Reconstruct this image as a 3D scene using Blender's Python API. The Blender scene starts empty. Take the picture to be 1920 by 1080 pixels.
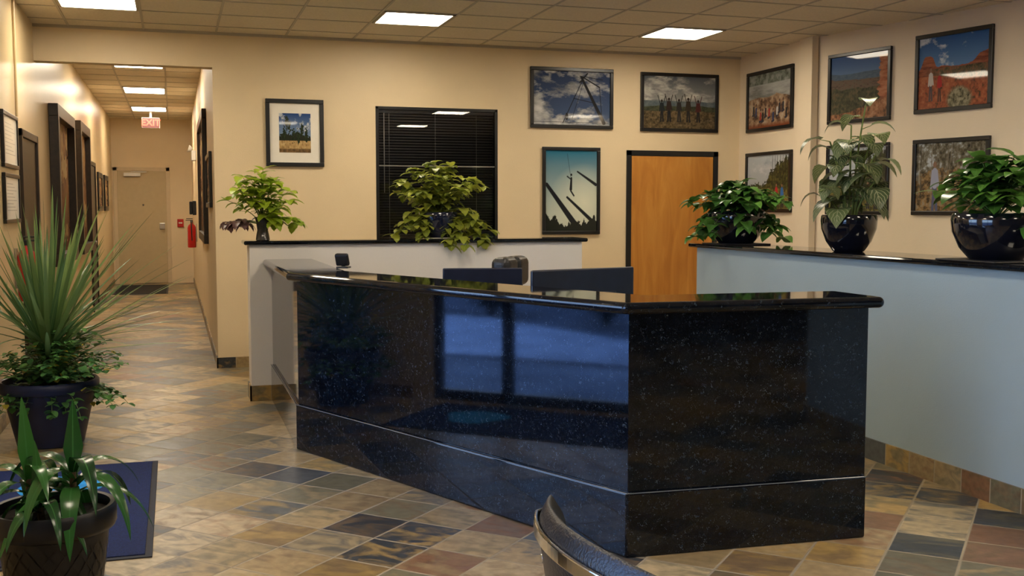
import bpy, bmesh, math, random
import numpy as np
from mathutils import Vector, Matrix
random.seed(7); RNG=np.random.RandomState(5)
scene=bpy.context.scene
try:
    scene.view_settings.view_transform='Standard'
    scene.view_settings.look='None'
except Exception: pass
C=bpy.context.collection
# ------------------------------------------------------------ materials
def nmat(name):
    m=bpy.data.materials.new(name); m.use_nodes=True
    nt=m.node_tree; b=nt.nodes['Principled BSDF']
    return m,nt,b
def N(nt,t,**k):
    n=nt.nodes.new(t)
    for a,v in k.items(): setattr(n,a,v)
    return n
def L(nt,a,b): nt.links.new(a,b)
def math_n(nt,op,a=None,b=None,c=None,clamp=False):
    n=N(nt,'ShaderNodeMath',operation=op,use_clamp=clamp)
    for i,v in enumerate((a,b,c)):
        if v is None: continue
        if isinstance(v,(int,float)): n.inputs[i].default_value=v
        else: L(nt,v,n.inputs[i])
    return n.outputs[0]
def ramp(nt,fac,stops,interp='LINEAR'):
    r=N(nt,'ShaderNodeValToRGB'); cr=r.color_ramp; cr.interpolation=interp
    while len(cr.elements)>1: cr.elements.remove(cr.elements[-1])
    cr.elements[0].position=stops[0][0]; cr.elements[0].color=(*stops[0][1],1)
    for p,c in stops[1:]:
        e=cr.elements.new(p); e.color=(*c,1)
    L(nt,fac,r.inputs[0]); return r.outputs[0]
def mix(nt,fac,a,b,bt='MIX'):
    n=N(nt,'ShaderNodeMix',data_type='RGBA',blend_type=bt)
    if isinstance(fac,(int,float)): n.inputs[0].default_value=fac
    else: L(nt,fac,n.inputs[0])
    for i,v in ((6,a),(7,b)):
        if isinstance(v,tuple): n.inputs[i].default_value=(*v,1)
        else: L(nt,v,n.inputs[i])
    return n.outputs[2]
def simple(name,col,rough=.5,metal=0,var=.08,scale=12,bump=0,bscale=80,coat=0,spec=.5):
    m,nt,b=nmat(name)
    tc=N(nt,'ShaderNodeTexCoord'); no=N(nt,'ShaderNodeTexNoise'); no.inputs['Scale'].default_value=scale; no.inputs['Detail'].default_value=4
    L(nt,tc.outputs['Object'],no.inputs['Vector'])
    lo=tuple(x*(1-var) for x in col); hi=tuple(min(1,x*(1+var)) for x in col)
    L(nt,ramp(nt,no.outputs[0],[(.3,lo),(.7,hi)]),b.inputs['Base Color'])
    b.inputs['Roughness'].default_value=rough; b.inputs['Metallic'].default_value=metal
    b.inputs['Coat Weight'].default_value=coat; b.inputs['Specular IOR Level'].default_value=spec
    if bump:
        n2=N(nt,'ShaderNodeTexNoise'); n2.inputs['Scale'].default_value=bscale; n2.inputs['Detail'].default_value=3
        L(nt,tc.outputs['Object'],n2.inputs['Vector'])
        bp=N(nt,'ShaderNodeBump'); bp.inputs['Strength'].default_value=bump; bp.inputs['Distance'].default_value=.01
        L(nt,n2.outputs[0],bp.inputs['Height']); L(nt,bp.outputs[0],b.inputs['Normal'])
    return m
def emis(name,col,s,base=None):
    m,nt,b=nmat(name)
    b.inputs['Base Color'].default_value=(*(base or col),1); b.inputs['Emission Color'].default_value=(*col,1); b.inputs['Emission Strength'].default_value=s
    return m
M={}
M['wall']=simple('paint_cream',(.74,.595,.385),.5,var=.03,scale=2,bump=.12,bscale=120)
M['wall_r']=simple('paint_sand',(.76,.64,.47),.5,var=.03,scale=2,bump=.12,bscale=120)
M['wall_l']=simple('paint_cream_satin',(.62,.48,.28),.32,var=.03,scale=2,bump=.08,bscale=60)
M['wall_f']=simple('paint_slate_grey',(.07,.08,.10),.6,var=.05,scale=2)
M['half']=simple('paint_offwhite',(.86,.82,.77),.5,var=.02,scale=2,bump=.1,bscale=120)
M['part']=simple('paint_pale_blue',(.34,.43,.47),.5,var=.03,scale=2,bump=.1,bscale=120)
M['ceil']=simple('ceiling_tile_fibre',(.74,.66,.53),.9,var=.07,scale=60,bump=.5,bscale=200)
M['tbar']=simple('ceiling_tbar',(.46,.41,.33),.5,var=.02)
M['black_frame']=simple('frame_black',(.006,.006,.007),.3,var=.2)
M['brown_frame']=simple('frame_dark_wood',(.02,.011,.006),.4,var=.4,scale=20)
M['darkdoor']=simple('dark_wood_door',(.018,.010,.006),.4,var=.4,scale=9)
M['matboard']=simple('mat_board',(.82,.78,.70),.8,var=.02)
M['navy']=simple('glazed_navy_ceramic',(.010,.014,.035),.12,var=.3,scale=5,coat=.6)
M['blackpot']=simple('black_ceramic',(.006,.007,.014),.12,var=.3,scale=5,coat=.7)
M['potblue']=simple('navy_resin_pot',(.012,.018,.055),.38,var=.2,scale=9)
M['potblk']=simple('black_resin_pot',(.006,.006,.008),.38,var=.2,scale=9)
M['soil']=simple('potting_soil',(.02,.013,.008),.95,var=.5,scale=60,bump=1,bscale=60)
M['stem']=simple('plant_stem',(.16,.22,.05),.6,var=.3,scale=30)
M['bark']=simple('woody_stem',(.14,.09,.05),.8,var=.3,scale=30)
M['chrome']=simple('chrome',(.75,.75,.76),.12,1,var=.03)
M['leather']=simple('black_leather',(.010,.010,.011),.33,var=.3,scale=15,bump=.25,bscale=160)
M['plastic']=simple('black_plastic',(.010,.011,.014),.35,var=.2)
M['screen']=simple('monitor_shell',(.010,.014,.032),.3,var=.2)
M['steel']=simple('brushed_steel',(.55,.52,.47),.3,1,var=.05)
M['red']=simple('extinguisher_red',(.45,.012,.01),.3,var=.1)
M['white']=simple('white_plastic',(.75,.73,.68),.4,var=.03)
M['enddoor']=simple('painted_steel_door',(.48,.38,.22),.45,var=.03)
M['doorframe']=simple('painted_door_frame',(.60,.48,.31),.4,var=.03)
M['mat_border']=simple('rubber_mat_border',(.012,.013,.018),.7,var=.2)
M['alu']=simple('dark_aluminium',(.03,.025,.02),.35,.6,var=.1)
M['wkt']=simple('laminate_grey',(.30,.28,.26),.5,var=.05)
M['asphalt']=simple('asphalt',(.10,.12,.16),.9,var=.6,scale=.9,bump=.3)
M['concrete']=simple('concrete_walk',(.26,.30,.36),.85,var=.35,scale=1.4)
M['bright_strip']=simple('pale_strip',(.55,.62,.75),.85,var=.35,scale=2)  # pale colour stands in for brightly lit ground in the desk reflection
M['teal']=simple('mat_mark_teal',(.02,.26,.50),.9,var=.2)
M['glasslike']=simple('vase_dark_glass',(.05,.045,.04),.06,var=.3,coat=.6)
M['edge']=simple('edge_highlight',(.12,.13,.14),.15,var=.1)  # lighter grey than the granite, painted highlight for the plinth chamfer
def carpet(name,col):
    return simple(name,col,.95,var=.45,scale=140,bump=1,bscale=260)
M['matblue']=carpet('blue_carpet_mat',(.008,.016,.070))
M['matblack']=carpet('black_carpet_mat',(.012,.011,.010))
def wood(name):
    m,nt,b=nmat(name)
    tc=N(nt,'ShaderNodeTexCoord'); mp=N(nt,'ShaderNodeMapping'); mp.inputs['Scale'].default_value=(3,3,.45)
    L(nt,tc.outputs['Object'],mp.inputs[0])
    n=N(nt,'ShaderNodeTexNoise'); n.inputs['Scale'].default_value=2.6; n.inputs['Detail'].default_value=7; n.inputs['Distortion'].default_value=1.1
    L(nt,mp.outputs[0],n.inputs['Vector'])
    L(nt,ramp(nt,n.outputs[0],[(.3,(.40,.150,.020)),(.5,(.50,.21,.034)),(.72,(.60,.28,.055))]),b.inputs['Base Color'])
    b.inputs['Roughness'].default_value=.3
    return m
M['oak']=wood('maple_veneer')
def granite(name):
    m,nt,b=nmat(name)
    tc=N(nt,'ShaderNodeTexCoord')
    def cell(scale,thr,seedoff):
        mp=N(nt,'ShaderNodeMapping'); mp.inputs['Location'].default_value=(seedoff,seedoff*.7,seedoff*.3)
        L(nt,tc.outputs['Object'],mp.inputs[0])
        nz=N(nt,'ShaderNodeTexNoise'); nz.inputs['Scale'].default_value=scale*1.3
        L(nt,mp.outputs[0],nz.inputs['Vector'])
        mx=mix(nt,.05,mp.outputs[0],nz.outputs['Color'],'ADD')
        v=N(nt,'ShaderNodeTexVoronoi'); v.inputs['Scale'].default_value=scale; L(nt,mx,v.inputs['Vector'])
        sx=N(nt,'ShaderNodeSeparateColor'); L(nt,v.outputs['Color'],sx.inputs[0])
        g=math_n(nt,'GREATER_THAN',sx.outputs[0],thr)
        near=math_n(nt,'LESS_THAN',v.outputs['Distance'],.42)
        return math_n(nt,'MULTIPLY',g,near),sx.outputs[1]
    f1,r1=cell(105,.87,0); f2,r2=cell(190,.78,3.1); f3,r3=cell(65,.92,7.7)
    n=N(nt,'ShaderNodeTexNoise'); n.inputs['Scale'].default_value=14; n.inputs['Detail'].default_value=8; L(nt,tc.outputs['Object'],n.inputs['Vector'])
    base=ramp(nt,n.outputs[0],[(.35,(.001,.0015,.0028)),(.6,(.003,.0045,.008)),(.75,(.0055,.009,.013))])
    c1=mix(nt,math_n(nt,'MULTIPLY',f1,math_n(nt,'MULTIPLY',r1,r1)),base,(.095,.125,.145))
    c2=mix(nt,math_n(nt,'MULTIPLY',f2,math_n(nt,'MULTIPLY',r2,.6)),c1,(.05,.055,.055))
    c3=mix(nt,math_n(nt,'MULTIPLY',f3,math_n(nt,'MULTIPLY',r3,.5)),c2,(.04,.06,.085))
    L(nt,c3,b.inputs['Base Color']); b.inputs['Roughness'].default_value=.05
    b.inputs['IOR'].default_value=1.5
    return m
M['granite']=granite('polished_dark_granite')
def slate(name,rot=45,size=.30,ox=0,oy=0,vert=False):
    m,nt,b=nmat(name)
    geo=N(nt,'ShaderNodeNewGeometry'); mp=N(nt,'ShaderNodeMapping')
    src=geo.outputs['Position']
    if vert:
        sx=N(nt,'ShaderNodeSeparateXYZ'); L(nt,src,sx.inputs[0])
        cb=N(nt,'ShaderNodeCombineXYZ'); L(nt,math_n(nt,'ADD',sx.outputs[0],sx.outputs[1]),cb.inputs[0]); L(nt,math_n(nt,'ADD',sx.outputs[2],.02),cb.inputs[1])
        src=cb.outputs[0]
    L(nt,src,mp.inputs[0]); mp.inputs['Rotation'].default_value=(0,0,math.radians(rot)); mp.inputs['Location'].default_value=(ox,oy,0)
    sc=N(nt,'ShaderNodeVectorMath',operation='SCALE'); L(nt,mp.outputs[0],sc.inputs[0]); sc.inputs['Scale'].default_value=1/size
    fl=N(nt,'ShaderNodeVectorMath',operation='FLOOR'); L(nt,sc.outputs[0],fl.inputs[0])
    fr=N(nt,'ShaderNodeVectorMath',operation='FRACTION'); L(nt,sc.outputs[0],fr.inputs[0])
    fs=N(nt,'ShaderNodeSeparateXYZ'); L(nt,fl.outputs[0],fs.inputs[0])
    cb=N(nt,'ShaderNodeCombineXYZ'); L(nt,fs.outputs[0],cb.inputs[0]); L(nt,fs.outputs[1],cb.inputs[1])
    wn=N(nt,'ShaderNodeTexWhiteNoise',noise_dimensions='2D'); L(nt,cb.outputs[0],wn.inputs['Vector'])
    ws=N(nt,'ShaderNodeSeparateColor'); L(nt,wn.outputs['Color'],ws.inputs[0])
    off=N(nt,'ShaderNodeVectorMath',operation='SCALE'); L(nt,wn.outputs['Color'],off.inputs[0]); off.inputs['Scale'].default_value=37
    ad=N(nt,'ShaderNodeVectorMath',operation='ADD'); L(nt,sc.outputs[0],ad.inputs[0]); L(nt,off.outputs[0],ad.inputs[1])
    st=N(nt,'ShaderNodeMapping'); L(nt,ad.outputs[0],st.inputs[0]); st.inputs['Scale'].default_value=(1,1.9,1)
    n1=N(nt,'ShaderNodeTexNoise'); n1.inputs['Scale'].default_value=1.3; n1.inputs['Detail'].default_value=7; n1.inputs['Distortion'].default_value=1.5; L(nt,st.outputs[0],n1.inputs['Vector'])
    tan=(.33,.235,.115); lt=(.41,.31,.17); och=(.35,.225,.075); dk=(.042,.047,.052); sl=(.095,.10,.095); ol=(.155,.135,.08); ru=(.23,.115,.055); br=(.185,.12,.062)
    pal=[(0,dk),(.14,sl),(.26,tan),(.40,ol),(.51,och),(.62,lt),(.72,br),(.84,tan),(.95,ru)]
    pal2=[(0,ol),(.20,br),(.38,tan),(.55,ru),(.64,sl),(.80,och)]
    ca=ramp(nt,ws.outputs[0],pal,'CONSTANT'); cbb=ramp(nt,ws.outputs[1],pal2,'CONSTANT')
    fm=ramp(nt,n1.outputs[0],[(.46,(0,0,0)),(.64,(.8,.8,.8))])
    col=mix(nt,fm,ca,cbb)
    n3=N(nt,'ShaderNodeTexNoise'); n3.inputs['Scale'].default_value=6; n3.inputs['Detail'].default_value=6; L(nt,ad.outputs[0],n3.inputs['Vector'])
    brt=math_n(nt,'MULTIPLY',math_n(nt,'MULTIPLY_ADD',ws.outputs[2],.4,.80),math_n(nt,'MULTIPLY_ADD',n3.outputs[0],1.0,.50))
    cc=N(nt,'ShaderNodeVectorMath',operation='SCALE'); L(nt,col,cc.inputs[0]); L(nt,brt,cc.inputs['Scale'])
    f=N(nt,'ShaderNodeSeparateXYZ'); L(nt,fr.outputs[0],f.inputs[0])
    def edge(o): return math_n(nt,'MINIMUM',o,math_n(nt,'SUBTRACT',1,o))
    e=math_n(nt,'MINIMUM',edge(f.outputs[0]),edge(f.outputs[1])) if not vert else edge(f.outputs[0])
    g=math_n(nt,'LESS_THAN',e,.018)
    fin=mix(nt,g,cc.outputs[0],(.34,.28,.19))
    L(nt,fin,b.inputs['Base Color'])
    L(nt,math_n(nt,'MULTIPLY_ADD',n1.outputs[0],.35,math_n(nt,'MULTIPLY_ADD',g,.4,.22)),b.inputs['Roughness'])
    b.inputs['Specular IOR Level'].default_value=.4
    bp=N(nt,'ShaderNodeBump'); bp.inputs['Strength'].default_value=.3; bp.inputs['Distance'].default_value=.01
    h=math_n(nt,'ADD',math_n(nt,'MULTIPLY',n1.outputs[0],.6),math_n(nt,'MULTIPLY',math_n(nt,'MINIMUM',e,.03),14))
    L(nt,h,bp.inputs['Height']); L(nt,bp.outputs[0],b.inputs['Normal'])
    return m
M['slate']=slate('slate_floor_tiles',45,.30,.052,-.035)
M['slatebase']=slate('slate_base_tiles',0,.21,.1,0,True)
def leafmat(name,dark,light,vein,veinw=.05,silver=None,rough=.35,trans=.25):
    m,nt,b=nmat(name)
    uv=N(nt,'ShaderNodeUVMap'); uv.uv_map='UVMap'; s=N(nt,'ShaderNodeSeparateXYZ'); L(nt,uv.outputs[0],s.inputs[0])
    at=N(nt,'ShaderNodeAttribute'); at.attribute_name='rnd'
    base=ramp(nt,at.outputs['Fac'],[(0,dark),(1,light)])
    du=math_n(nt,'ABSOLUTE',math_n(nt,'SUBTRACT',s.outputs[0],.5))
    mid=math_n(nt,'LESS_THAN',du,veinw*.5)
    col=mix(nt,mid,base,vein)
    if silver:
        w=math_n(nt,'FRACT',math_n(nt,'MULTIPLY',math_n(nt,'SUBTRACT',s.outputs[1],math_n(nt,'MULTIPLY',du,.9)),6))
        sv=math_n(nt,'LESS_THAN',w,.24)
        col=mix(nt,math_n(nt,'MAXIMUM',sv,mid),base,silver)
    L(nt,col,b.inputs['Base Color']); b.inputs['Roughness'].default_value=rough
    if trans:
        tr=N(nt,'ShaderNodeBsdfTranslucent'); L(nt,col,tr.inputs[0])
        ms=N(nt,'ShaderNodeMixShader'); ms.inputs[0].default_value=trans
        L(nt,b.outputs[0],ms.inputs[1]); L(nt,tr.outputs[0],ms.inputs[2]); L(nt,ms.outputs[0],nt.nodes['Material Output'].inputs[0])
    return m
M['coleus']=leafmat('leaf_coleus_lime',(.22,.34,.02),(.58,.74,.06),(.5,.6,.12),.04,trans=.3)
M['coleus_p']=leafmat('leaf_coleus_purple',(.10,.05,.05),(.22,.12,.12),(.3,.2,.1),.04,trans=.3)
M['coleus2']=leafmat('leaf_coleus_olive',(.13,.18,.02),(.48,.52,.07),(.45,.48,.12),.04,trans=.3)
M['pothos']=leafmat('leaf_pothos',(.02,.08,.016),(.13,.31,.055),(.15,.3,.08),.03,rough=.28)
M['zz']=leafmat('leaf_glossy_green',(.025,.10,.016),(.17,.38,.06),(.2,.36,.1),.03,rough=.28)
M['begonia']=leafmat('leaf_silver_vein',(.03,.065,.025),(.14,.19,.07),(.5,.5,.33),.04,silver=(.36,.38,.22))
M['ivy']=leafmat('leaf_small_green',(.03,.12,.03),(.16,.36,.09),(.1,.25,.08),.04)
M['ivyy']=leafmat('leaf_small_yellow',(.35,.26,.03),(.6,.48,.07),(.4,.35,.08),.04)
M['spike']=leafmat('leaf_spike',(.06,.14,.05),(.26,.38,.13),(.18,.27,.1),.1,rough=.3)
M['drac']=leafmat('leaf_dracaena',(.008,.04,.012),(.04,.15,.03),(.05,.17,.045),.08,rough=.22,trans=.15)
M['shrub']=leafmat('leaf_shrub',(.01,.02,.01),(.03,.05,.02),(.03,.05,.02),.04)
def glassmat():
    m=bpy.data.materials.new('window_glass'); m.use_nodes=True; nt=m.node_tree; nt.nodes.clear()
    t=N(nt,'ShaderNodeBsdfTransparent'); g=N(nt,'ShaderNodeBsdfGlossy'); g.inputs['Roughness'].default_value=.01
    lw=N(nt,'ShaderNodeFresnel'); lw.inputs[0].default_value=1.45
    ms=N(nt,'ShaderNodeMixShader'); o=N(nt,'ShaderNodeOutputMaterial')
    L(nt,lw.outputs[0],ms.inputs[0]); L(nt,t.outputs[0],ms.inputs[1]); L(nt,g.outputs[0],ms.inputs[2]); L(nt,ms.outputs[0],o.inputs[0])
    return m
M['glass']=glassmat()
M['lamp']=emis('light_panel',(1,.87,.67),31)
M['exit_red']=emis('exit_letters_red',(1,.04,.02),2.2,(.8,.05,.03))
M['exit_body']=emis('exit_face',(.5,.04,.03),.08,(.06,.012,.01))
def picmat():
    m,nt,b=nmat('print_under_glass')
    a=N(nt,'ShaderNodeAttribute'); a.attribute_name='paint'; L(nt,a.outputs['Color'],b.inputs['Base Color'])
    b.inputs['Roughness'].default_value=.6; b.inputs['Specular IOR Level'].default_value=.2; b.inputs['Coat Weight'].default_value=.5; b.inputs['Coat Roughness'].default_value=.03
    return m
M['print']=picmat()

# ------------------------------------------------------------ geometry helpers
def empty(name,loc=(0,0,0),rz=0,parent=None):
    e=bpy.data.objects.new(name,None); e.location=loc; e.rotation_euler=(0,0,rz); e.empty_display_size=.1; C.objects.link(e)
    if parent: e.parent=parent
    return e
def obj(name,verts,faces,mat,parent=None,smooth=False,loc=(0,0,0),rot=(0,0,0)):
    me=bpy.data.meshes.new(name); me.from_pydata([tuple(v) for v in verts],[],faces)
    ms=mat if isinstance(mat,(list,tuple)) else [mat]
    for mm in ms: me.materials.append(mm)
    me.validate(); me.update()
    o=bpy.data.objects.new(name,me); C.objects.link(o); o.location=loc; o.rotation_euler=rot
    if parent: o.parent=parent
    bm=bmesh.new(); bm.from_mesh(me); bmesh.ops.recalc_face_normals(bm,faces=bm.faces[:]); bm.to_mesh(me); bm.free()
    if smooth: me.polygons.foreach_set('use_smooth',[True]*len(me.polygons))
    return o
def bevel(o,w,seg=2):
    md=o.modifiers.new('bev','BEVEL'); md.width=w; md.segments=seg; md.limit_method='ANGLE'; md.angle_limit=math.radians(40); return o
def bx(lo,hi):
    (a,b,c),(d,e,f)=lo,hi
    v=[(a,b,c),(d,b,c),(d,e,c),(a,e,c),(a,b,f),(d,b,f),(d,e,f),(a,e,f)]
    fc=[(0,3,2,1),(4,5,6,7),(0,1,5,4),(1,2,6,5),(2,3,7,6),(3,0,4,7)]
    return v,fc
def boxes(name,lst,mat,parent=None,bev=0,loc=(0,0,0),rot=(0,0,0)):
    V=[];F=[]
    for lo,hi in lst:
        v,f=bx(lo,hi); k=len(V); V+=v; F+=[tuple(i+k for i in q) for q in f]
    o=obj(name,V,F,mat,parent,loc=loc,rot=rot)
    if bev: bevel(o,bev)
    return o
def prism(name,pts,z0,z1,mat,parent=None,bev=0,seg=3):
    n=len(pts); V=[(x,y,z0) for x,y in pts]+[(x,y,z1) for x,y in pts]
    F=[tuple(range(n))[::-1],tuple(range(n,2*n))]+[(i,(i+1)%n,(i+1)%n+n,i+n) for i in range(n)]
    o=obj(name,V,F,mat,parent)
    if bev: bevel(o,bev,seg)
    return o
def offs(P,d):
    out=[]
    for i,p in enumerate(P):
        ns=[]
        for a,b in ((i-1,i),(i,i+1)):
            if a<0 or b>=len(P): continue
            dx,dy=P[b][0]-P[a][0],P[b][1]-P[a][1]; l=math.hypot(dx,dy); ns.append((-dy/l,dx/l))
        if len(ns)==1: nx,ny=ns[0]; k=1
        else:
            nx,ny=ns[0][0]+ns[1][0],ns[0][1]+ns[1][1]; l=math.hypot(nx,ny); nx/=l; ny/=l
            k=1/(nx*ns[0][0]+ny*ns[0][1])
        out.append((p[0]+nx*d*k,p[1]+ny*d*k))
    return out
def lathe(name,prof,mat,parent=None,seg=48,loc=(0,0,0),smooth=True,rot=(0,0,0)):
    V=[];F=[]
    for r,z in prof:
        for i in range(seg):
            a=2*math.pi*i/seg; V.append((r*math.cos(a),r*math.sin(a),z))
    m=len(prof)
    for j in range(m-1):
        for i in range(seg):
            F.append((j*seg+i,j*seg+(i+1)%seg,(j+1)*seg+(i+1)%seg,(j+1)*seg+i))
    F.append(tuple(range(seg))[::-1]); F.append(tuple(range((m-1)*seg,m*seg)))
    o=obj(name,V,F,mat,parent,smooth,loc,rot)
    if smooth:
        md=o.modifiers.new('es','EDGE_SPLIT'); md.split_angle=math.radians(50)
    return o
def tube(name,pts,r,mat,parent=None):
    cu=bpy.data.curves.new(name,'CURVE'); cu.dimensions='3D'; cu.bevel_depth=r; cu.bevel_resolution=3
    sp=cu.splines.new('POLY'); sp.points.add(len(pts)-1)
    for p,q in zip(sp.points,pts): p.co=(*q,1)
    cu.materials.append(mat)
    o=bpy.data.objects.new(name,cu); C.objects.link(o)
    if parent: o.parent=parent
    return o
def smoothpts(P,n=8):
    out=[]; P=[Vector(p) for p in P]
    for i in range(len(P)-1):
        p0=P[max(i-1,0)];p1=P[i];p2=P[i+1];p3=P[min(i+2,len(P)-1)]
        for k in range(n):
            t=k/n
            out.append(.5*((2*p1)+(-p0+p2)*t+(2*p0-5*p1+4*p2-p3)*t*t+(-p0+3*p1-3*p2+p3)*t**3))
    out.append(P[-1]); return [tuple(p) for p in out]

# ------------------------------------------------------------ room shell
XL=-1.14; YB=10.3; ZC=3.11; XA=5.83; ZH=3.25; YE=22.4; YF=-2.6
PB=Vector((XA,8.9)); dB=Vector((math.sin(math.radians(13)),-math.cos(math.radians(13))))
EB=PB+dB*11.8
obj('floor',[(-1.4,YF,0),(9,YF,0),(9,YE+.3,0),(-1.4,YE+.3,0)],[(0,1,2,3)],M['slate'])
boxes('ceiling',[((-1.4,YF,ZC),(9,YB+.02,ZC+.1))],M['ceil'])
boxes('ceiling_hall',[((-1.4,YB+.16,ZH),(.6,YE+.3,ZH+.1))],M['ceil'])
bars=[]
gx0=1.67-.63*5
for i in range(17): x=gx0+.63*i; bars.append(((x-.010,YF,ZC-.005),(x+.010,YB,ZC+.01)))
for j in range(22):
    y=9.36-.61*(j-1)
    if y>YF: bars.append(((XL,y-.010,ZC-.0045),(8.6,y+.010,ZC+.01)))
boxes('trim_ceiling_grid',bars,M['tbar'])
bars=[]
for x in (-.68,-.06): bars.append(((x-.010,YB+.16,ZH-.005),(x+.010,YE,ZH+.01)))
for j in range(20): bars.append(((XL,10.9+.61*j-.010,ZH-.0045),(.37,10.9+.61*j+.010,ZH+.01)))
boxes('trim_ceiling_grid_hall',bars,M['tbar'])
GY0,GY1=4.55,6.75
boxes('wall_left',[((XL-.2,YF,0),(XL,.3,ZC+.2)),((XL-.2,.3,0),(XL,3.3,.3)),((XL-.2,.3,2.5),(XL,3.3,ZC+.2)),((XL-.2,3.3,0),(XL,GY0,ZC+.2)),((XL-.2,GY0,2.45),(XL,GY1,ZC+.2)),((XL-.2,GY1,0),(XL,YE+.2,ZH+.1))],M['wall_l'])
boxes('wall_back',[((.37,YB,0),(1.88,YB+.16,ZC+.2)),((1.88,YB,0),(3.11,YB+.16,1.02)),((1.88,YB,2.48),(3.11,YB+.16,ZC+.2)),((3.11,YB,0),(6.1,YB+.16,ZC+.2)),((XL,YB,2.79),(.37,YB+.16,ZC+.2))],M['wall'])
boxes('wall_hall_right',[((.37,YB+.16,0),(.55,YE+.2,ZH+.1))],M['wall'])
boxes('wall_hall_end',[((XL-.1,YE,0),(.5,YE+.2,ZH+.1))],M['wall'])
prism('wall_right',[(XA,YB+.16),(XA+.2,YB+.16),(XA+.2,8.92),(EB.x+.2,EB.y),(EB.x,EB.y),(XA,8.9)],0,ZC+.1,M['wall_r'])
prism('trim_pilaster',[(XA,9.06),(XA,8.84),(XA-.07,8.84),(XA-.07,9.06)],0,ZC,M['wall_r'],bev=.005)
boxes('wall_front',[((XL-.2,YF-.2,0),(9,YF,ZC+.1))],M['wall_f'])
boxes('trim_ceiling_angle',[((.37,YB-.012,ZC-.025),(XA,YB,ZC)),((XL,YB-.012,ZC-.025),(.37,YB,ZC))],M['tbar'])
boxes('baseboard_back',[((.36,YB-.012,0),(4.5,YB,.1))],M['slatebase'])
boxes('baseboard_hall_right',[((.358,YB-.012,0),(.37,YE,.1))],M['slatebase'])
boxes('baseboard_left',[((XL,6.9,0),(XL+.012,9.05,.1)),((XL,10.25,0),(XL+.012,16.4,.1)),((XL,17.6,0),(XL+.012,YE,.1))],M['slatebase'])
tube('trim_conduit',[(XL+.012,9.02,2.2),(XL+.012,9.02,ZC)],.010,M['wall_l'])
e=empty('half_wall_back')
boxes('wall_body',[((.55,8.45,0),(3.30,8.70,1.215))],M['half'],e,.004)
boxes('slate_base',[((.538,8.438,0),(3.30,8.45,.12)),((.538,8.438,0),(.55,8.70,.12))],M['slatebase'],e)
boxes('granite_cap',[((.51,8.41,1.215),(3.34,8.76,1.247))],M['granite'],e,.012)
e=empty('half_wall_right')
boxes('wall_body',[((3.95,1.6,0),(4.25,7.62,1.19))],M['part'],e,.004)
boxes('slate_base',[((3.938,1.6,0),(3.95,7.63,.125)),((3.938,7.62,0),(4.25,7.632,.125))],M['slatebase'],e)
boxes('granite_cap',[((3.90,1.55,1.19),(4.34,7.68,1.222))],M['granite'],e,.012)

# ------------------------------------------------------------ ceiling lights
def light(x,y,z,w=.6,l=.58):
    e=empty('ceiling_light',(x,y,z))
    boxes('diffuser_panel',[((-w/2+.02,-l/2+.02,-.006),(w/2-.02,l/2-.02,-.002))],M['lamp'],e)
    boxes('trim_frame',[((-w/2,-l/2,-.012),(w/2,-l/2+.02,0)),((-w/2,l/2-.02,-.012),(w/2,l/2,0)),((-w/2,-l/2,-.012),(-w/2+.02,l/2,0)),((w/2-.02,-l/2,-.012),(w/2,l/2,0))],M['tbar'],e)
for y in (9.05,6.0,2.95,-.1):
    for x in (-.53,1.985,4.505,6.9):
        if (x>6 and y>5) or (y<0 and x not in (1.985,4.505)): continue
        light(x,y,ZC)
for y in (13.85,16.95,20.1): light(-.37,y,ZH,.6,.8)

# ------------------------------------------------------------ photographic prints (vertex-coloured panels)
NX,NY=300,210
def fbm(nx,ny,seed,fx,fy=None,octv=5):
    r=np.random.RandomState(seed); fy=fy or fx; out=np.zeros((ny,nx)); a=1;tot=0
    for o in range(octv):
        gx,gy=max(2,int(fx*2**o)),max(2,int(fy*2**o)); g=r.rand(gy+2,gx+2)
        X=np.linspace(0,gx,nx); Y=np.linspace(0,gy,ny); xi=np.minimum(X.astype(int),gx); yi=np.minimum(Y.astype(int),gy)
        tx=X-xi; ty=Y-yi; tx=tx*tx*(3-2*tx); ty=ty*ty*(3-2*ty)
        A=g[np.ix_(yi,xi)];B=g[np.ix_(yi,xi+1)];Cc=g[np.ix_(yi+1,xi)];D=g[np.ix_(yi+1,xi+1)]
        out+=a*((A*(1-tx)+B*tx)*(1-ty)[:,None]+(Cc*(1-tx)+D*tx)*ty[:,None]); tot+=a; a*=.6
    out/=tot
    return np.clip(.5+(out-out.mean())*1.9,0,1)
U,Vg=np.meshgrid(np.linspace(0,1,NX),np.linspace(0,1,NY))
def prof(seed,f,octv=6):
    r=np.random.RandomState(seed); x=U[0]; out=np.zeros(NX); a=1; tot=0
    for o in range(octv):
        g=int(f*2**o); v=r.rand(g+2); X=x*g; i=np.minimum(X.astype(int),g); out+=a*(v[i]*(1-(X-i))+v[i+1]*(X-i)); tot+=a; a*=.5
    return np.tile(out/tot,(NY,1))
def blend(img,mask,c):
    mask=np.clip(mask,0,1)[...,None]; c=np.array(c)
    return img*(1-mask)+c*mask
def sm(x,a,b): return np.clip((x-a)/(b-a),0,1)
def grad(c0,c1): return (1-Vg)[...,None]*np.array(c0)+Vg[...,None]*np.array(c1)
def line(img,x0,y0,x1,y1,w,c,w1=None,asp=1.45):
    w1=w1 if w1 is not None else w
    dx,dy=(x1-x0)*asp,(y1-y0); l2=dx*dx+dy*dy+1e-9
    t=np.clip(((U-x0)*asp*dx+(Vg-y0)*dy)/l2,0,1)
    d=np.hypot((U-x0)*asp-t*dx,(Vg-y0)-t*dy); ww=w+(w1-w)*t
    return blend(img,sm(ww-d,-.003,.003),c)
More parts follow.
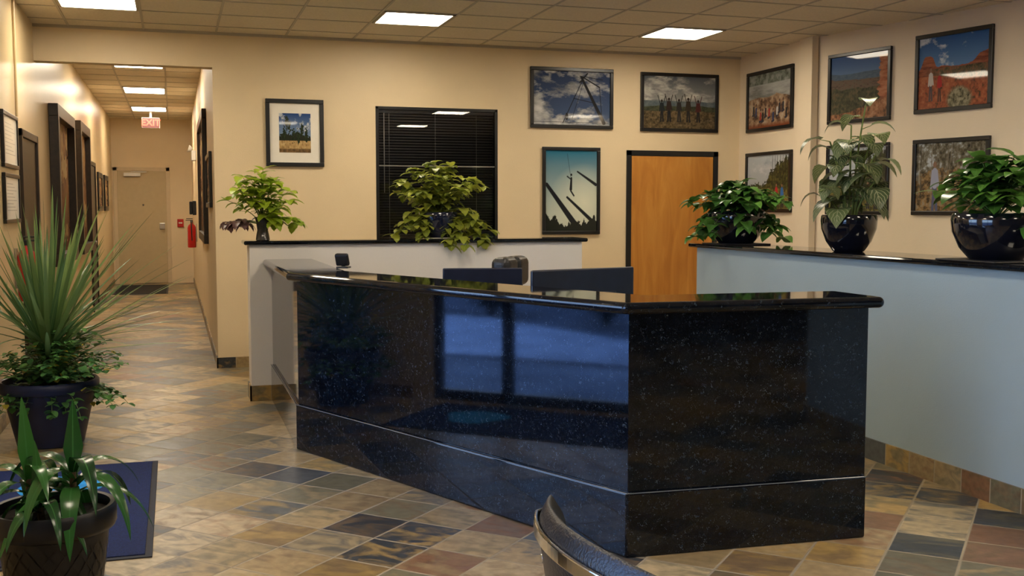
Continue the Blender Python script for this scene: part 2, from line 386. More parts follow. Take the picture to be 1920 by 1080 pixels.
def blob(img,x,y,rx,ry,c): return blend(img,sm(1-np.hypot((U-x)/rx,(Vg-y)/ry),-.03,.08),c)
def noise3(img,m,seed,f,cols,asp=.75):
    n=fbm(NX,NY,seed,f,f*asp); cols=np.array(cols); k=n*(len(cols)-1); i=np.minimum(k.astype(int),len(cols)-2); t=(k-i)[...,None]
    c=cols[i]*(1-t)+cols[i+1]*t; m=np.clip(m,0,1)[...,None]; return img*(1-m)+c*m
def cloudmix(img,seed,f,thr,c0,c1,sharp=.1):
    n=fbm(NX,NY,seed,f,f*1.3,6); k=fbm(NX,NY,seed+50,f*1.5,f*2.2,5)[...,None]
    cl=np.array(c0)*(1-k)+np.array(c1)*k; m=sm(n,thr,thr+sharp)[...,None]
    return img*(1-m)+cl*m
def person(img,x,y,h,top,bot,head=(.25,.14,.09),asp=1.45):
    w=.050*h
    img=line(img,x-.03*h,y,x-.014*h,y+h*.48,w*.75,bot,None,asp); img=line(img,x+.05*h,y,x+.018*h,y+h*.48,w*.75,bot,None,asp)
    img=line(img,x+.005*h,y+h*.5,x,y+h*.78,w*1.5,top,None,asp); img=line(img,x-.07*h,y+h*.45,x-.045*h,y+h*.79,w*.55,top,None,asp); img=line(img,x+.08*h,y+h*.48,x+.045*h,y+h*.79,w*.55,top,None,asp)
    return blob(img,x,y+h*.92,.055*h/asp,.065*h,head)
def p_tower():
    i=grad((.05,.09,.19),(.02,.045,.13)); i=cloudmix(i,3,3,.44,(.07,.09,.12),(.60,.61,.62),.3); i=cloudmix(i,14,3,.60,(.25,.26,.28),(.82,.82,.81),.25)
    b=(.006,.008,.014)
    i=line(i,.38,.04,.64,.86,.007,b); i=line(i,.62,.9,.92,.05,.022,b,.034); i=line(i,.60,.80,.70,.97,.012,b); i=line(i,.64,.9,.86,.72,.012,b); i=line(i,.60,.92,.90,.86,.006,b)
    i=line(i,.66,.86,.5,.12,.004,b); i=line(i,.52,.5,.80,.42,.006,b); i=line(i,.86,.72,.9,.05,.006,b); i=blob(i,.43,.16,.02,.07,b); i=line(i,0,.05,.98,.05,.004,b)
    return i
def p_arms():
    i=grad((.50,.48,.41),(.09,.11,.14)); i=cloudmix(i,21,4,.38,(.10,.11,.13),(.66,.64,.58),.25)
    i=noise3(i,sm(.50+.05*prof(8,4)-Vg,0,.008),30,20,[(.07,.10,.12),(.14,.17,.18)]); i=noise3(i,sm(.40+.06*prof(7,5)-Vg,0,.008),31,30,[(.02,.03,.015),(.08,.085,.045)]); i=noise3(i,sm(.32+.05*prof(2,6)-Vg,0,.008),33,40,[(.03,.022,.01),(.10,.07,.03),(.18,.13,.07)])
    for k,(x,hh) in enumerate(((.25,.42),(.35,.46),(.49,.44),(.62,.47),(.76,.43))):
        c=[(.01,.015,.02),(.03,.015,.012),(.015,.012,.012),(.03,.02,.012),(.07,.012,.012)][k]
        i=person(i,x,.14,hh,c,(.012,.012,.015),(.03,.02,.015)); yy=.14+hh*.76; i=line(i,x-.02,yy,x-.055,yy+.17,.007,c); i=line(i,x+.02,yy,x+.05,yy+.16,.007,c)
    return i
def p_poles():
    i=grad((.70,.75,.62),(.008,.17,.30)); i=blend(i,sm(1-np.hypot((U-.75)/.7,(Vg-.35)/.5),0,1),(.80,.82,.66))
    b=(.008,.010,.015); A=.7
    i=line(i,.02,.58,.62,.04,.022,b,.040,A); i=line(i,.42,.42,.98,.08,.014,b,.026,A); i=line(i,.62,.74,.98,.58,.010,b,.020,A)
    i=line(i,.42,.96,.50,.62,.002,b,None,A); i=line(i,.49,.52,.5,.66,.018,b,.012,A); i=line(i,.49,.5,.55,.44,.010,b,None,A); i=line(i,.5,.64,.42,.68,.008,b,None,A); i=blob(i,.50,.70,.018,.016,b)
    t=.02+.30*prof(6,10)*(.4+1.2*np.abs(U-.5))+.08*(fbm(NX,NY,6,22)-.5); i=blend(i,sm(t-Vg,0,.01),(.012,.015,.010)); return i
def p_lake():
    i=grad((.36,.36,.34),(.42,.44,.44)); i=noise3(i,sm(Vg,.80,.81),15,16,[(.05,.06,.04),(.18,.21,.18),(.32,.34,.32)]); i=noise3(i,sm(Vg,.5,.55)*sm(.80-Vg,0,.01),18,4,[(.20,.21,.20),(.36,.37,.36),(.44,.45,.44)],3)
    i=noise3(i,sm(.50+.16*prof(16,3)-Vg,0,.01),19,14,[(.04,.02,.012),(.18,.10,.055),(.38,.25,.15),(.48,.38,.28)])
    rr=np.random.RandomState(3)
    for k in range(11):
        x=.10+.78*k/10+rr.rand()*.04; y=.14+.22*rr.rand(); c=[(.02,.02,.03),(.55,.55,.53),(.40,.04,.03),(.03,.05,.14),(.02,.02,.02)][rr.randint(5)]
        i=line(i,x-.02,y-.05,x+.02,y-.03,.022,(.03,.03,.05)); i=line(i,x,y,x+.004,y+.10,.028,c); i=blob(i,x+.004,y+.17,.017,.028,(.12,.06,.04))
    return blend(i,sm(.10-Vg,0,.08),(.20,.05,.015))
def p_forest():
    i=grad((.40,.43,.45),(.50,.55,.58)); i=cloudmix(i,44,4,.45,(.32,.37,.42),(.62,.64,.65),.25)
    t=.42+.16*prof(41,9)+.55*sm(U,.42,.7)*(.5+.5*prof(45,10)); i=noise3(i,sm(t+.10*(fbm(NX,NY,46,26)-.5)-Vg,0,.015),43,30,[(.008,.012,.004),(.04,.05,.015),(.11,.11,.025)])
    i=noise3(i,sm(.36+.08*prof(42,6)-Vg,0,.02),47,28,[(.03,.03,.01),(.12,.11,.03),(.26,.20,.06)])
    for x in (.60,.66,.71,.78,.84,.9,.96): i=line(i,x,.28,x+.005,.98,.006,(.015,.012,.010))
    i=person(i,.70,.05,.42,(.50,.02,.03),(.02,.02,.04)); i=person(i,.83,.04,.42,(.03,.15,.42),(.02,.02,.04)); return i
def p_canyon():
    i=grad((.30,.45,.60),(.02,.08,.26))
    i=noise3(i,sm(.70+.07*prof(51,3)-Vg,0,.006),52,22,[(.05,.09,.15),(.09,.14,.20)],2); i=noise3(i,sm(.58+.10*prof(53,4)-Vg,0,.006),54,26,[(.06,.04,.035),(.14,.09,.065),(.10,.10,.07)],2)
    i=noise3(i,sm(.44+.10*prof(56,5)-Vg,0,.01),57,30,[(.012,.016,.008),(.05,.055,.025),(.13,.09,.05)]); e=U-.84+.10*(.5-fbm(NX,NY,58,3,14))
    i=noise3(i,sm(e,0,.008)*sm(.95-Vg,0,.01),59,7,[(.14,.045,.02),(.38,.13,.06),(.50,.22,.12)],3); i=noise3(i,sm(.10+.30*prof(60,3)*sm(U,.15,.6)-Vg,0,.01),61,22,[(.06,.03,.015),(.28,.12,.055),(.44,.22,.12)]); return i
def p_redrock():
    i=grad((.26,.46,.70),(.012,.10,.32)); i=cloudmix(i,66,3,.74,(.5,.6,.7),(.75,.8,.86),.2)
    m=.53+.17*np.exp(-((U-.14)/.10)**4)+.16*np.exp(-((U-.97)/.17)**4)+.09*prof(62,6)
    i=noise3(i,sm(m-Vg,0,.006),63,6,[(.14,.035,.02),(.32,.095,.045),(.42,.15,.08)],6); i=noise3(i,sm(.54+.05*prof(68,5)-Vg,0,.01)*sm(U,.05,.3),65,30,[(.03,.03,.015),(.12,.09,.045),(.26,.10,.05)])
    i=noise3(i,sm(.46+.04*prof(69,4)-.10*U-Vg,0,.01),64,26,[(.05,.05,.022),(.32,.085,.04),(.40,.12,.05),(.48,.17,.08)])
    i=noise3(i,sm(1-np.hypot((U-.60)/.20,(Vg-.10)/.20),0,.25),67,40,[(.05,.05,.03),(.22,.20,.12),(.40,.37,.25)]); i=person(i,.18,.12,.46,(.60,.55,.50),(.10,.08,.09)); i=person(i,.31,.10,.42,(.45,.03,.03),(.10,.05,.04)); return i
def p_hiker():
    i=grad((.2,.2,.2),(.45,.50,.55)); i=noise3(i,np.ones_like(U),71,22,[(.02,.02,.012),(.10,.085,.05),(.20,.19,.15),(.50,.55,.60)]); i=noise3(i,sm(.62-Vg+.2*(fbm(NX,NY,75,8)-.5),0,.06),73,26,[(.02,.015,.008),(.11,.07,.03),(.30,.18,.07),(.28,.26,.20)])
    rr=np.random.RandomState(8)
    for k in range(16):
        x=rr.rand(); i=line(i,x,rr.rand()*.3,x+.12*(rr.rand()-.4),.98,.003+.004*rr.rand(),(.22,.19,.15) if k%2 else (.05,.04,.03))
    i=person(i,.28,.02,.72,(.36,.38,.50),(.09,.11,.20)); i=person(i,.88,.1,.5,(.4,.05,.05),(.15,.15,.2)); return i
def p_trees():
    i=grad((.35,.5,.70),(.01,.06,.24)); i=cloudmix(i,81,3,.6,(.45,.5,.6),(.75,.8,.85),.2)
    i=blend(i,sm(.36+.20*prof(82,9)+.10*(fbm(NX,NY,83,24)-.5)-Vg,0,.01),(.02,.025,.012)); i=noise3(i,sm(.31-Vg,0,.01),84,20,[(.30,.18,.07),(.55,.36,.15),(.65,.48,.24)])
    n=fbm(NX,NY,85,28)
    for x,hh,w in ((.16,.62,.05),(.24,.90,.06),(.33,.80,.05),(.45,.58,.05),(.6,.54,.05),(.72,.70,.06),(.86,.60,.05)):
        i=line(i,x,.28,x,hh,.006,(.02,.012,.008)); i=noise3(i,sm(1-np.hypot((U-x)/w,(Vg-hh+.14)/.17)+1.3*(n-.5),0,.1),86,30,[(.006,.012,.004),(.03,.05,.018)])
    return noise3(i,sm(.12-Vg,0,.04),87,20,[(.08,.05,.02),(.26,.15,.06)])
def p_rust(seed):
    def g():
        i=grad((.16,.06,.02),(.50,.26,.09)); i=cloudmix(i,seed,4,.5,(.08,.04,.02),(.30,.13,.05)); i=cloudmix(i,seed+1,5,.62,(.5,.3,.1),(.7,.5,.25)); return i
    return g
def p_doc():
    i=np.ones((NY,NX,3))*np.array((.72,.70,.65))
    for k in range(9): i=line(i,.15,.85-.08*k,.6+.25*((k*7)%3)/2,.85-.08*k,.006,(.25,.25,.25))
    return i
def panel(name,w,h,paint,parent,y):
    xs=np.linspace(-w/2,w/2,NX); zs=np.linspace(-h/2,h/2,NY)
    X,Z=np.meshgrid(xs,zs); V=np.stack([X.ravel(),np.full(X.size,y),Z.ravel()],1)
    idx=np.arange(NX*NY).reshape(NY,NX); F=np.stack([idx[:-1,:-1].ravel(),idx[:-1,1:].ravel(),idx[1:,1:].ravel(),idx[1:,:-1].ravel()],1)
    me=bpy.data.meshes.new(name); me.from_pydata(V.tolist(),[],F.tolist()); me.materials.append(M['print'])
    col=np.ones((NX*NY,4),dtype=np.float32); col[:,:3]=np.clip(paint()*.85,0,1).reshape(-1,3)
    at=me.color_attributes.new('paint','FLOAT_COLOR','POINT'); at.data.foreach_set('color',col.ravel())
    o=bpy.data.objects.new(name,me); C.objects.link(o); o.parent=parent; return o
def picture(name,cx,cy,cz,rz,w,h,paint,b=.045,d=.03,matw=0,fm='black_frame'):
    e=empty(name,(cx,cy,cz),rz)
    W,Hh=w/2,h/2
    boxes('frame',[((-W,-d,-Hh),(W,-.001,-Hh+b)),((-W,-d,Hh-b),(W,-.001,Hh)),((-W,-d,-Hh+b),(-W+b,-.001,Hh-b)),((W-b,-d,-Hh+b),(W,-.001,Hh-b))],M[fm],e,.004)
    if matw:
        boxes('mat_board',[((-W+b,-.010,-Hh+b),(W-b,-.001,Hh-b))],M['matboard'],e)
        panel('print',w-2*b-2*matw,h-2*b-2*matw*1.1,paint,e,-.012)
    else:
        panel('print',w-2*b,h-2*b,paint,e,-.014)
    return e
R90=math.radians(90)
picture('framed_landscape_photo',1.11,YB,2.205,0,.54,.63,p_trees,.038,.03,.085)
picture('framed_rope_tower_photo',3.90,YB,2.615,0,.90,.61,p_tower,.035)
picture('framed_hilltop_group_photo',5.11,YB,2.605,0,.90,.61,p_arms,.035)
picture('framed_pole_climb_photo',3.895,YB,1.675,0,.63,.89,p_poles,.035)
picture('framed_lake_group_photo',XA,9.68,2.60,-R90,.88,.62,p_lake,.035)
picture('framed_forest_photo',XA,9.68,1.765,-R90,.88,.62,p_forest,.035)
aB=-R90+math.radians(13)
def onB(s): p=PB+dB*s; return p.x,p.y
picture('framed_canyon_photo',*onB(.55),2.595,aB,.72,.64,p_canyon,.032)
picture('framed_trail_photo',*onB(.55),1.76,aB,.72,.64,p_forest,.032)
picture('framed_red_rock_photo',*onB(1.535),2.63,aB,.74,.66,p_redrock,.035)
picture('framed_hiker_photo',*onB(1.535),1.76,aB,.74,.64,p_hiker,.035)
picture('framed_tall_poster',XL,12.3,1.72,R90,1.9,1.6,p_rust(101),.12,.09,0,'brown_frame')
picture('framed_tall_poster',XL,15.0,1.75,R90,1.6,1.65,p_rust(111),.12,.08,0,'brown_frame')
picture('framed_small_print',XL,18.6,1.76,R90,1.0,.62,p_rust(121),.08,.03)
picture('framed_small_print',XL,20.2,1.76,R90,1.0,.62,p_rust(131),.08,.03)
picture('framed_certificate',XL,8.6,1.99,R90,.75,.40,p_doc,.03,.025)
picture('framed_certificate',XL,8.6,1.57,R90,.75,.36,p_doc,.03,.025)
picture('framed_tall_poster',.37,13.7,1.85,-R90,2.6,1.5,p_rust(141),.1,.05,0,'brown_frame')
picture('framed_small_print',.37,11.5,1.78,-R90,1.2,.55,p_rust(151),.05,.03)

# ------------------------------------------------------------ window with blinds
e=empty('window_1',(2.495,YB,1.75))
w,h=1.23,1.46
boxes('window_frame',[((-w/2,-.006,-h/2),(-w/2+.03,.1,h/2)),((w/2-.03,-.006,-h/2),(w/2,.1,h/2)),((-w/2,-.006,h/2-.03),(w/2,.1,h/2)),((-w/2,-.006,-h/2),(w/2,.1,-h/2+.03))],M['black_frame'],e,.003)
z=-h/2+.05
V=[];F=[]
while z<h/2-.06:
    n=len(V); V+=[(-w/2+.035,.028,z),(w/2-.035,.028,z),(w/2-.035,.050,z+.016),(-w/2+.035,.050,z+.016)]; F.append((n,n+1,n+2,n+3)); z+=.027
obj('blind_slats',V,F,simple('blind_black',(.040,.038,.036),.35,var=.1),e)
boxes('blind_headrail',[((-w/2+.03,.02,h/2-.06),(w/2-.03,.06,h/2-.03))],M['plastic'],e)
boxes('mid_rail',[((-w/2+.03,.006,.155),(w/2-.03,.02,.165))],M['steel'],e)
for x in (-.48,-.02,.40): tube('blind_cord',[(x,.022,-h/2+.04),(x,.022,h/2-.05)],.002,M['wkt'],e)
tube('blind_wand',[(-.53,.02,-.1),(-.53,.02,h/2-.06)],.004,M['wkt'],e)
boxes('dark_backing',[((-w/2,.085,-h/2),(w/2,.15,h/2))],M['plastic'],e)
boxes('window_pane',[((-w/2+.03,-.002,-h/2+.03),(w/2-.03,.001,h/2-.03))],M['glass'],e)
e=empty('door_1',(5.04,YB,0))
boxes('door_frame',[((-.53,-.02,0),(-.475,.0,2.10)),((.475,-.02,0),(.53,0,2.10)),((-.53,-.02,2.045),(.53,0,2.10))],M['black_frame'],e,.003)
boxes('door_slab',[((-.472,-.012,.005),(.472,-.001,2.042))],M['oak'],e)
lathe('lever_rose',[(.028,0),(.028,.012),(.012,.014),(.012,.05)],M['steel'],e,24,(.38,-.012,.99),rot=(R90,0,0))
boxes('lever_handle',[((.27,-.07,.98),(.39,-.055,1.0))],M['steel'],e,.005)
e=empty('door_2',(-.585,YE,0))
boxes('door_frame',[((-.53,-.03,0),(-.46,0,2.30)),((.46,-.03,0),(.53,0,2.30)),((-.53,-.03,2.23),(.53,0,2.30))],M['doorframe'],e,.003)
boxes('door_slab',[((-.458,-.02,.01),(.458,-.001,2.228))],M['enddoor'],e)
boxes('door_closer',[((-.33,-.09,2.12),(-.02,-.02,2.19)),((-.2,-.11,2.2),(.1,-.09,2.215))],M['steel'],e,.004)
boxes('lever_lock',[((.32,-.03,1.08),(.42,-.02,1.2))],M['steel'],e,.003)
lathe('lever_knob',[(.03,0),(.03,.04),(.045,.05),(.045,.08)],M['steel'],e,20,(.37,-.02,1.14),rot=(R90,0,0))
lathe('peephole',[(.018,0),(.018,.006)],M['chrome'],e,16,(.02,-.02,1.56),rot=(R90,0,0))
for nm,y,wd,hh in (('door_3',9.66,1.06,2.12),('door_4',16.95,1.05,2.18)):
    e=empty(nm,(XL,y,0),R90)
    boxes('door_frame',[((-wd/2,-.03,0),(-wd/2+.06,0,hh)),((wd/2-.06,-.03,0),(wd/2,0,hh)),((-wd/2,-.03,hh-.06),(wd/2,0,hh))],M['darkdoor'],e,.003)
    boxes('door_slab',[((-wd/2+.06,-.012,.005),(wd/2-.06,-.001,hh-.06))],M['darkdoor'],e)
    lathe('door_knob',[(.02,0),(.012,.02),(.028,.04),(.028,.06)],M['steel'],e,20,(-wd/2+.14,-.012,1.0),rot=(R90,0,0))
def storefront(name,y0,y1,z0,z1,muls):
    e=empty(name,(XL-.1,0,0))
    fr=[((-.04,y0,z0),(.04,y0+.06,z1)),((-.04,y1-.06,z0),(.04,y1,z1)),((-.04,y0,z1-.06),(.04,y1,z1)),((-.04,y0,z0),(.04,y1,z0+.08))]
    for m_ in muls: fr.append(((-.04,m_-.04,z0),(.04,m_+.04,z1)))
    boxes('frame',fr,M['alu'],e,.004)
    boxes('glass_pane',[((-.004,y0+.05,z0+.05),(.004,y1-.05,z1-.05))],M['glass'],e)
    return e
e=storefront('door_5',GY0,GY1,0,2.45,[6.12])
boxes('push_bar',[((.05,4.75,1.0),(.08,6.0,1.04))],M['steel'],e,.004)
storefront('window_2',.3,3.3,.3,2.5,[1.8])
boxes('ground_outside',[((-60,-40,-.25),(-3.4,60,-.12))],M['asphalt'])
boxes('sidewalk_outside',[((-3.4,-12,-.12),(XL-.2,30,-.02))],M['concrete'])
prism('bright_strip_outside',[(-4.6,5.0),(-3.9,5.0),(-3.9,9.5),(-6.2,14.5),(-8.5,14.5),(-7.4,9.2)],-.12,-.05,M['bright_strip'])  # unseen bright strip, added for the granite desk front to reflect

# ------------------------------------------------------------ exit sign etc.
e=empty('exit_sign',(-.355,20.6,3.04))
boxes('housing',[((-.155,0,-.095),(.155,.05,.095)),((-.02,.01,.095),(.02,.04,.208))],M['white'],e,.006)
boxes('face',[((-.150,-.004,-.090),(.150,.0,.090))],M['exit_body'],e)
cu=bpy.data.curves.new('exit_letters','FONT'); cu.body='EXIT'; cu.size=.16; cu.align_x='CENTER'; cu.align_y='CENTER'; cu.extrude=.002; cu.offset=.004; cu.materials.append(M['exit_red'])
o=bpy.data.objects.new('letters',cu); C.objects.link(o); o.parent=e; o.location=(0,-.008,0); o.rotation_euler=(R90,0,0)
def extinguisher(x,y,z,rz):
    e=empty('fire_extinguisher',(x,y,z),rz)
    lathe('cylinder',[(.03,0),(.062,.004),(.068,.02),(.068,.33),(.055,.37),(.025,.395),(.022,.42)],M['red'],e,32,(0,-.085,0))
    boxes('valve_head',[((-.02,-.105,.415),(.02,-.065,.46)),((-.015,-.18,.45),(.015,-.065,.462)),((-.015,-.17,.478),(.015,-.065,.49))],M['plastic'],e,.004)
    tube('hose',smoothpts([(.02,-.085,.44),(.08,-.09,.42),(.09,-.09,.28),(.078,-.085,.12)]),.009,M['plastic'],e)
    boxes('wall_bracket',[((-.03,-.02,.1),(.03,-.001,.4))],M['steel'],e)
    boxes('label',[((-.04,-.156,.14),(.04,-.1525,.26))],M['white'],e)
extinguisher(XL,8.72,.80,R90); extinguisher(.37,18.6,.84,-R90)
e=empty('emergency_light',(.37,18.3,2.35),-R90); boxes('housing',[((-.15,-.07,-.08),(.15,-.001,.08))],M['white'],e,.01)
for x in (-.09,.09): lathe('lamp_head',[(.03,0),(.055,.05),(.055,.06)],M['white'],e,20,(x,-.06,.1),rot=(R90*.8,0,0))
e=empty('wall_phone',(.37,18.9,1.5),-R90); boxes('body',[((-.09,-.06,-.12),(.09,-.001,.12)),((-.08,-.11,-.11),(-.02,-.06,.11))],M['plastic'],e,.012)
e=empty('fire_alarm_pull',(.13,YE,1.2)); boxes('body',[((-.06,-.04,-.08),(.06,-.001,.08))],M['red'],e,.008); boxes('pull_handle',[((-.035,-.055,-.01),(.035,-.04,.015))],M['white'],e,.003)
def fmat(name,x0,y0,x1,y1,m,mark=False):
    e=empty(name,((x0+x1)/2,(y0+y1)/2,0)); W,D=(x1-x0)/2,(y1-y0)/2
    boxes('rubber_border',[((-W,-D,.0),(W,D,.006))],M['mat_border'],e,.002)
    boxes('carpet_pile',[((-W+.03,-D+.03,.005),(W-.03,D-.03,.011))],m,e,.002)
    if mark:
        V=[]
        for i in range(28):
            a=2*math.pi*i/28; V.append((-.02+.22*math.cos(a),.42+.22*math.sin(a)*(1+.2*math.cos(3*a)),.0118))
        obj('woven_mark',V,[tuple(range(28))],M['teal'],e)
fmat('entrance_mat',-1.05,4.75,-.12,6.58,M['matblue'],True)
fmat('hall_mat',-1.05,19.6,-.12,21.9,M['matblack'])

# ------------------------------------------------------------ reception desk
desk=empty('reception_desk')
P=[(.70,8.437),(.70,6.65),(1.82,4.12),(2.975,4.06)]
body=offs(P,.015)+offs(P,.13)[::-1]; prism('granite_panels',body,.0,1.06,M['granite'],desk,.002,1)
pl=offs(P,0)+offs(P,.12)[::-1]; prism('granite_plinth',pl,0,.285,M['granite'],desk,.010,3)
top=offs(P,-.05)+offs(P,.34)[::-1]; top[3]=(3.02,top[3][1]); top[4]=(3.02,top[4][1])
prism('granite_counter_top',top,1.055,1.105,M['granite'],desk,.024,5)
for i in range(3):
    a,b=offs(P,-.001)[i],offs(P,-.001)[i+1]
    tube('plinth_highlight_%d'%(i+1),[(a[0],a[1],.282),(b[0],b[1],.282)],.0025,M['edge'],desk)  # thin pale tube drawn as the highlight on the chamfer
ws=[(.84,8.40),(.84,6.70),(1.92,4.26),(2.93,4.2),(2.93,4.62),(2.75,4.68),(1.66,7.1),(1.6,8.40)]
prism('work_surface',ws,.71,.74,M['wkt'],desk,.004,1)
boxes('support_panel',[((1.56,7.9,0),(1.6,8.40,.71)),((2.87,4.22,0),(2.9,4.6,.71)),((1.62,7.0,0),(1.66,7.06,.71))],M['wkt'],desk)
def monitor(x,y,rz,w,top,h):
    e=empty('computer_monitor',(x,y,.742),rz)
    t=top-.742
    boxes('shell',[((-w/2,-.012,t-h),(w/2,.012,t))],M['screen'],e,.008)
    boxes('rear_bulge',[((-w*.3,-.035,t-h*.8),(w*.3,-.012,t-h*.35))],M['screen'],e,.01)
    boxes('display',[((-w/2+.012,.0122,t-h+.015),(w/2-.012,.0135,t-.012))],M['blackpot'],e)
    boxes('neck',[((-.03,-.05,.01),(.03,-.03,t-h*.4))],M['plastic'],e,.004)
    boxes('foot',[((-.13,-.10,0),(.13,.09,.012))],M['plastic'],e,.004)
monitor(2.165,5.52,math.radians(15),.70,1.165,.37)
monitor(1.84,6.42,math.radians(-14),.50,1.125,.32)
e=empty('card_terminal',(1.06,7.02,1.105),math.radians(-25))
boxes('base_stand',[((-.04,-.04,0),(.04,.04,.012)),((-.012,-.01,.01),(.012,.01,.06))],M['plastic'],e,.004)
boxes('keypad_body',[((-.045,-.015,.0),(.045,.015,.085))],M['plastic'],e,.01,loc=(0,-.01,.02),rot=(math.radians(28),0,0))
boxes('display',[((-.035,.016,.04),(.035,.018,.08))],M['blackpot'],e,loc=(0,-.01,.02),rot=(math.radians(28),0,0))
def office_chair(x,y,rz):
    e=empty('office_chair',(x,y,0),rz)
    for i in range(5):
        a=2*math.pi*i/5; c,s=math.cos(a),math.sin(a)
        tube('base_leg_%d'%(i+1),[(0,0,.12),(.28*c,.28*s,.085)],.02,M['plastic'],e)
        lathe('caster_%d'%(i+1),[(.03,-.02),(.03,.02)],M['plastic'],e,20,(.28*c,.28*s,.031),rot=(R90,0,a))
    lathe('gas_lift',[(.035,.09),(.035,.25),(.02,.25),(.02,.42)],M['chrome'],e,20)
    o=boxes('seat_cushion',[((-.25,-.25,.42),(.25,.25,.52))],M['leather'],e,.045)
    o.modifiers['bev'].segments=5
    o=boxes('backrest',[((-.24,.0,0),(.24,.10,.50))],M['leather'],e,.045,loc=(0,.22,.50),rot=(math.radians(-6),0,0)); o.modifiers['bev'].segments=5
    for s in (-1,1):
        o=boxes('headrest_pad_%d'%(1 if s<0 else 2),[((min(0,.21*s),-.06,0),(max(0,.21*s),.08,.21))],M['leather'],e,.05,loc=(0,.27,.95)); o.modifiers['bev'].segments=5
        tube('armrest_%d'%(1 if s<0 else 2),smoothpts([(.25*s,.1,.45),(.31*s,.1,.50),(.31*s,.08,.68),(.31*s,-.1,.70),(.31*s,-.18,.69)]),.02,M['plastic'],e)
office_chair(2.47,6.98,math.radians(50))
def guest_chair(x,y,rz):
    e=empty('guest_chair',(x,y,0),rz)
    nx,nz=21,9; V=[];F=[]
    def surf(u,v,side,pad=0):
        xx=-.33+.66*u; cv=.085*(1-(2*u-1)**2)
        zz=.48+.32*v; crown=.02*(1-(2*u-1)**2)*v
        yy=-cv-.05*v
        edge=min(1,min(u,1-u)*9, min(v,1-v)*6)
        th=.032*math.sqrt(max(0,1-(1-edge)**2))+.003+pad
        return (xx,yy+side*th,zz+crown)
    for sd in (-1,1):
        for j in range(nz):
            for i in range(nx): V.append(surf(i/(nx-1),j/(nz-1),sd))
    def id(s,i,j): return s*nx*nz+j*nx+i
    for s in (0,1):
        for j in range(nz-1):
            for i in range(nx-1): F.append((id(s,i,j),id(s,i+1,j),id(s,i+1,j+1),id(s,i,j+1)))
    for i in range(nx-1):
        for j in (0,nz-1): F.append((id(0,i,j),id(0,i+1,j),id(1,i+1,j),id(1,i,j)))
    for j in range(nz-1):
        for i in (0,nx-1): F.append((id(0,i,j),id(0,i,j+1),id(1,i,j+1),id(1,i,j)))
    o=obj('back_pad',V,F,M['leather'],e,True); md=o.modifiers.new('s','SUBSURF'); md.levels=1; md.render_levels=2
    def band(name,v0,hw,off):
        Vb=[];Fb=[]
        for i in range(33):
            u=i/32; xx=(-.34+.68*u); cv=.085*(1-(2*u-1)**2)
            yy=-cv-.05*v0-.035-off
            if u<.06 or u>.94: yy+=.03*(1-min(u,1-u)/.06)
            zz=.48+.32*v0+.02*(1-(2*u-1)**2)*v0
            for dy,dz in ((-.004,-hw),(-.004,hw),(.006,hw),(.006,-hw)): Vb.append((xx,yy+dy,zz+dz))
        for i in range(32):
            for k in range(4): Fb.append((i*4+k,i*4+(k+1)%4,(i+1)*4+(k+1)%4,(i+1)*4+k))
        Fb+= [(0,1,2,3),(128,129,130,131)]
        bevel(obj(name,Vb,Fb,M['chrome'],e,False),.003)
    band('chrome_band',.84,.016,.004)
    o=boxes('seat_cushion',[((-.27,.0,.38),(.27,.50,.46))],M['leather'],e,.035); o.modifiers['bev'].segments=4
    for s in (-1,1):
        tube('chrome_frame_%d'%(1 if s<0 else 2),smoothpts([(.342*s,-.045,.76),(.342*s,-.04,.60),(.335*s,.0,.42),(.32*s,.03,.03),(.32*s,.06,.013),(.32*s,.46,.013),(.32*s,.49,.04),(.32*s,.49,.36),(.32*s,.46,.39),(.32*s,.05,.39)],6),.012,M['chrome'],e)
        for z in (.64,.68): lathe('bolt_%d_%d'%(1 if s<0 else 2,int(z*100)),[(.015,0),(.015,.014),(.010,.02)],M['chrome'],e,16,(.315*s,-.062,z),rot=(R90,0,0))
    boxes('seat_rail',[((-.32,.10,.365),(.32,.125,.385)),((-.32,.38,.365),(.32,.405,.385))],M['chrome'],e,.004)
guest_chair(.925,2.11,-R90)

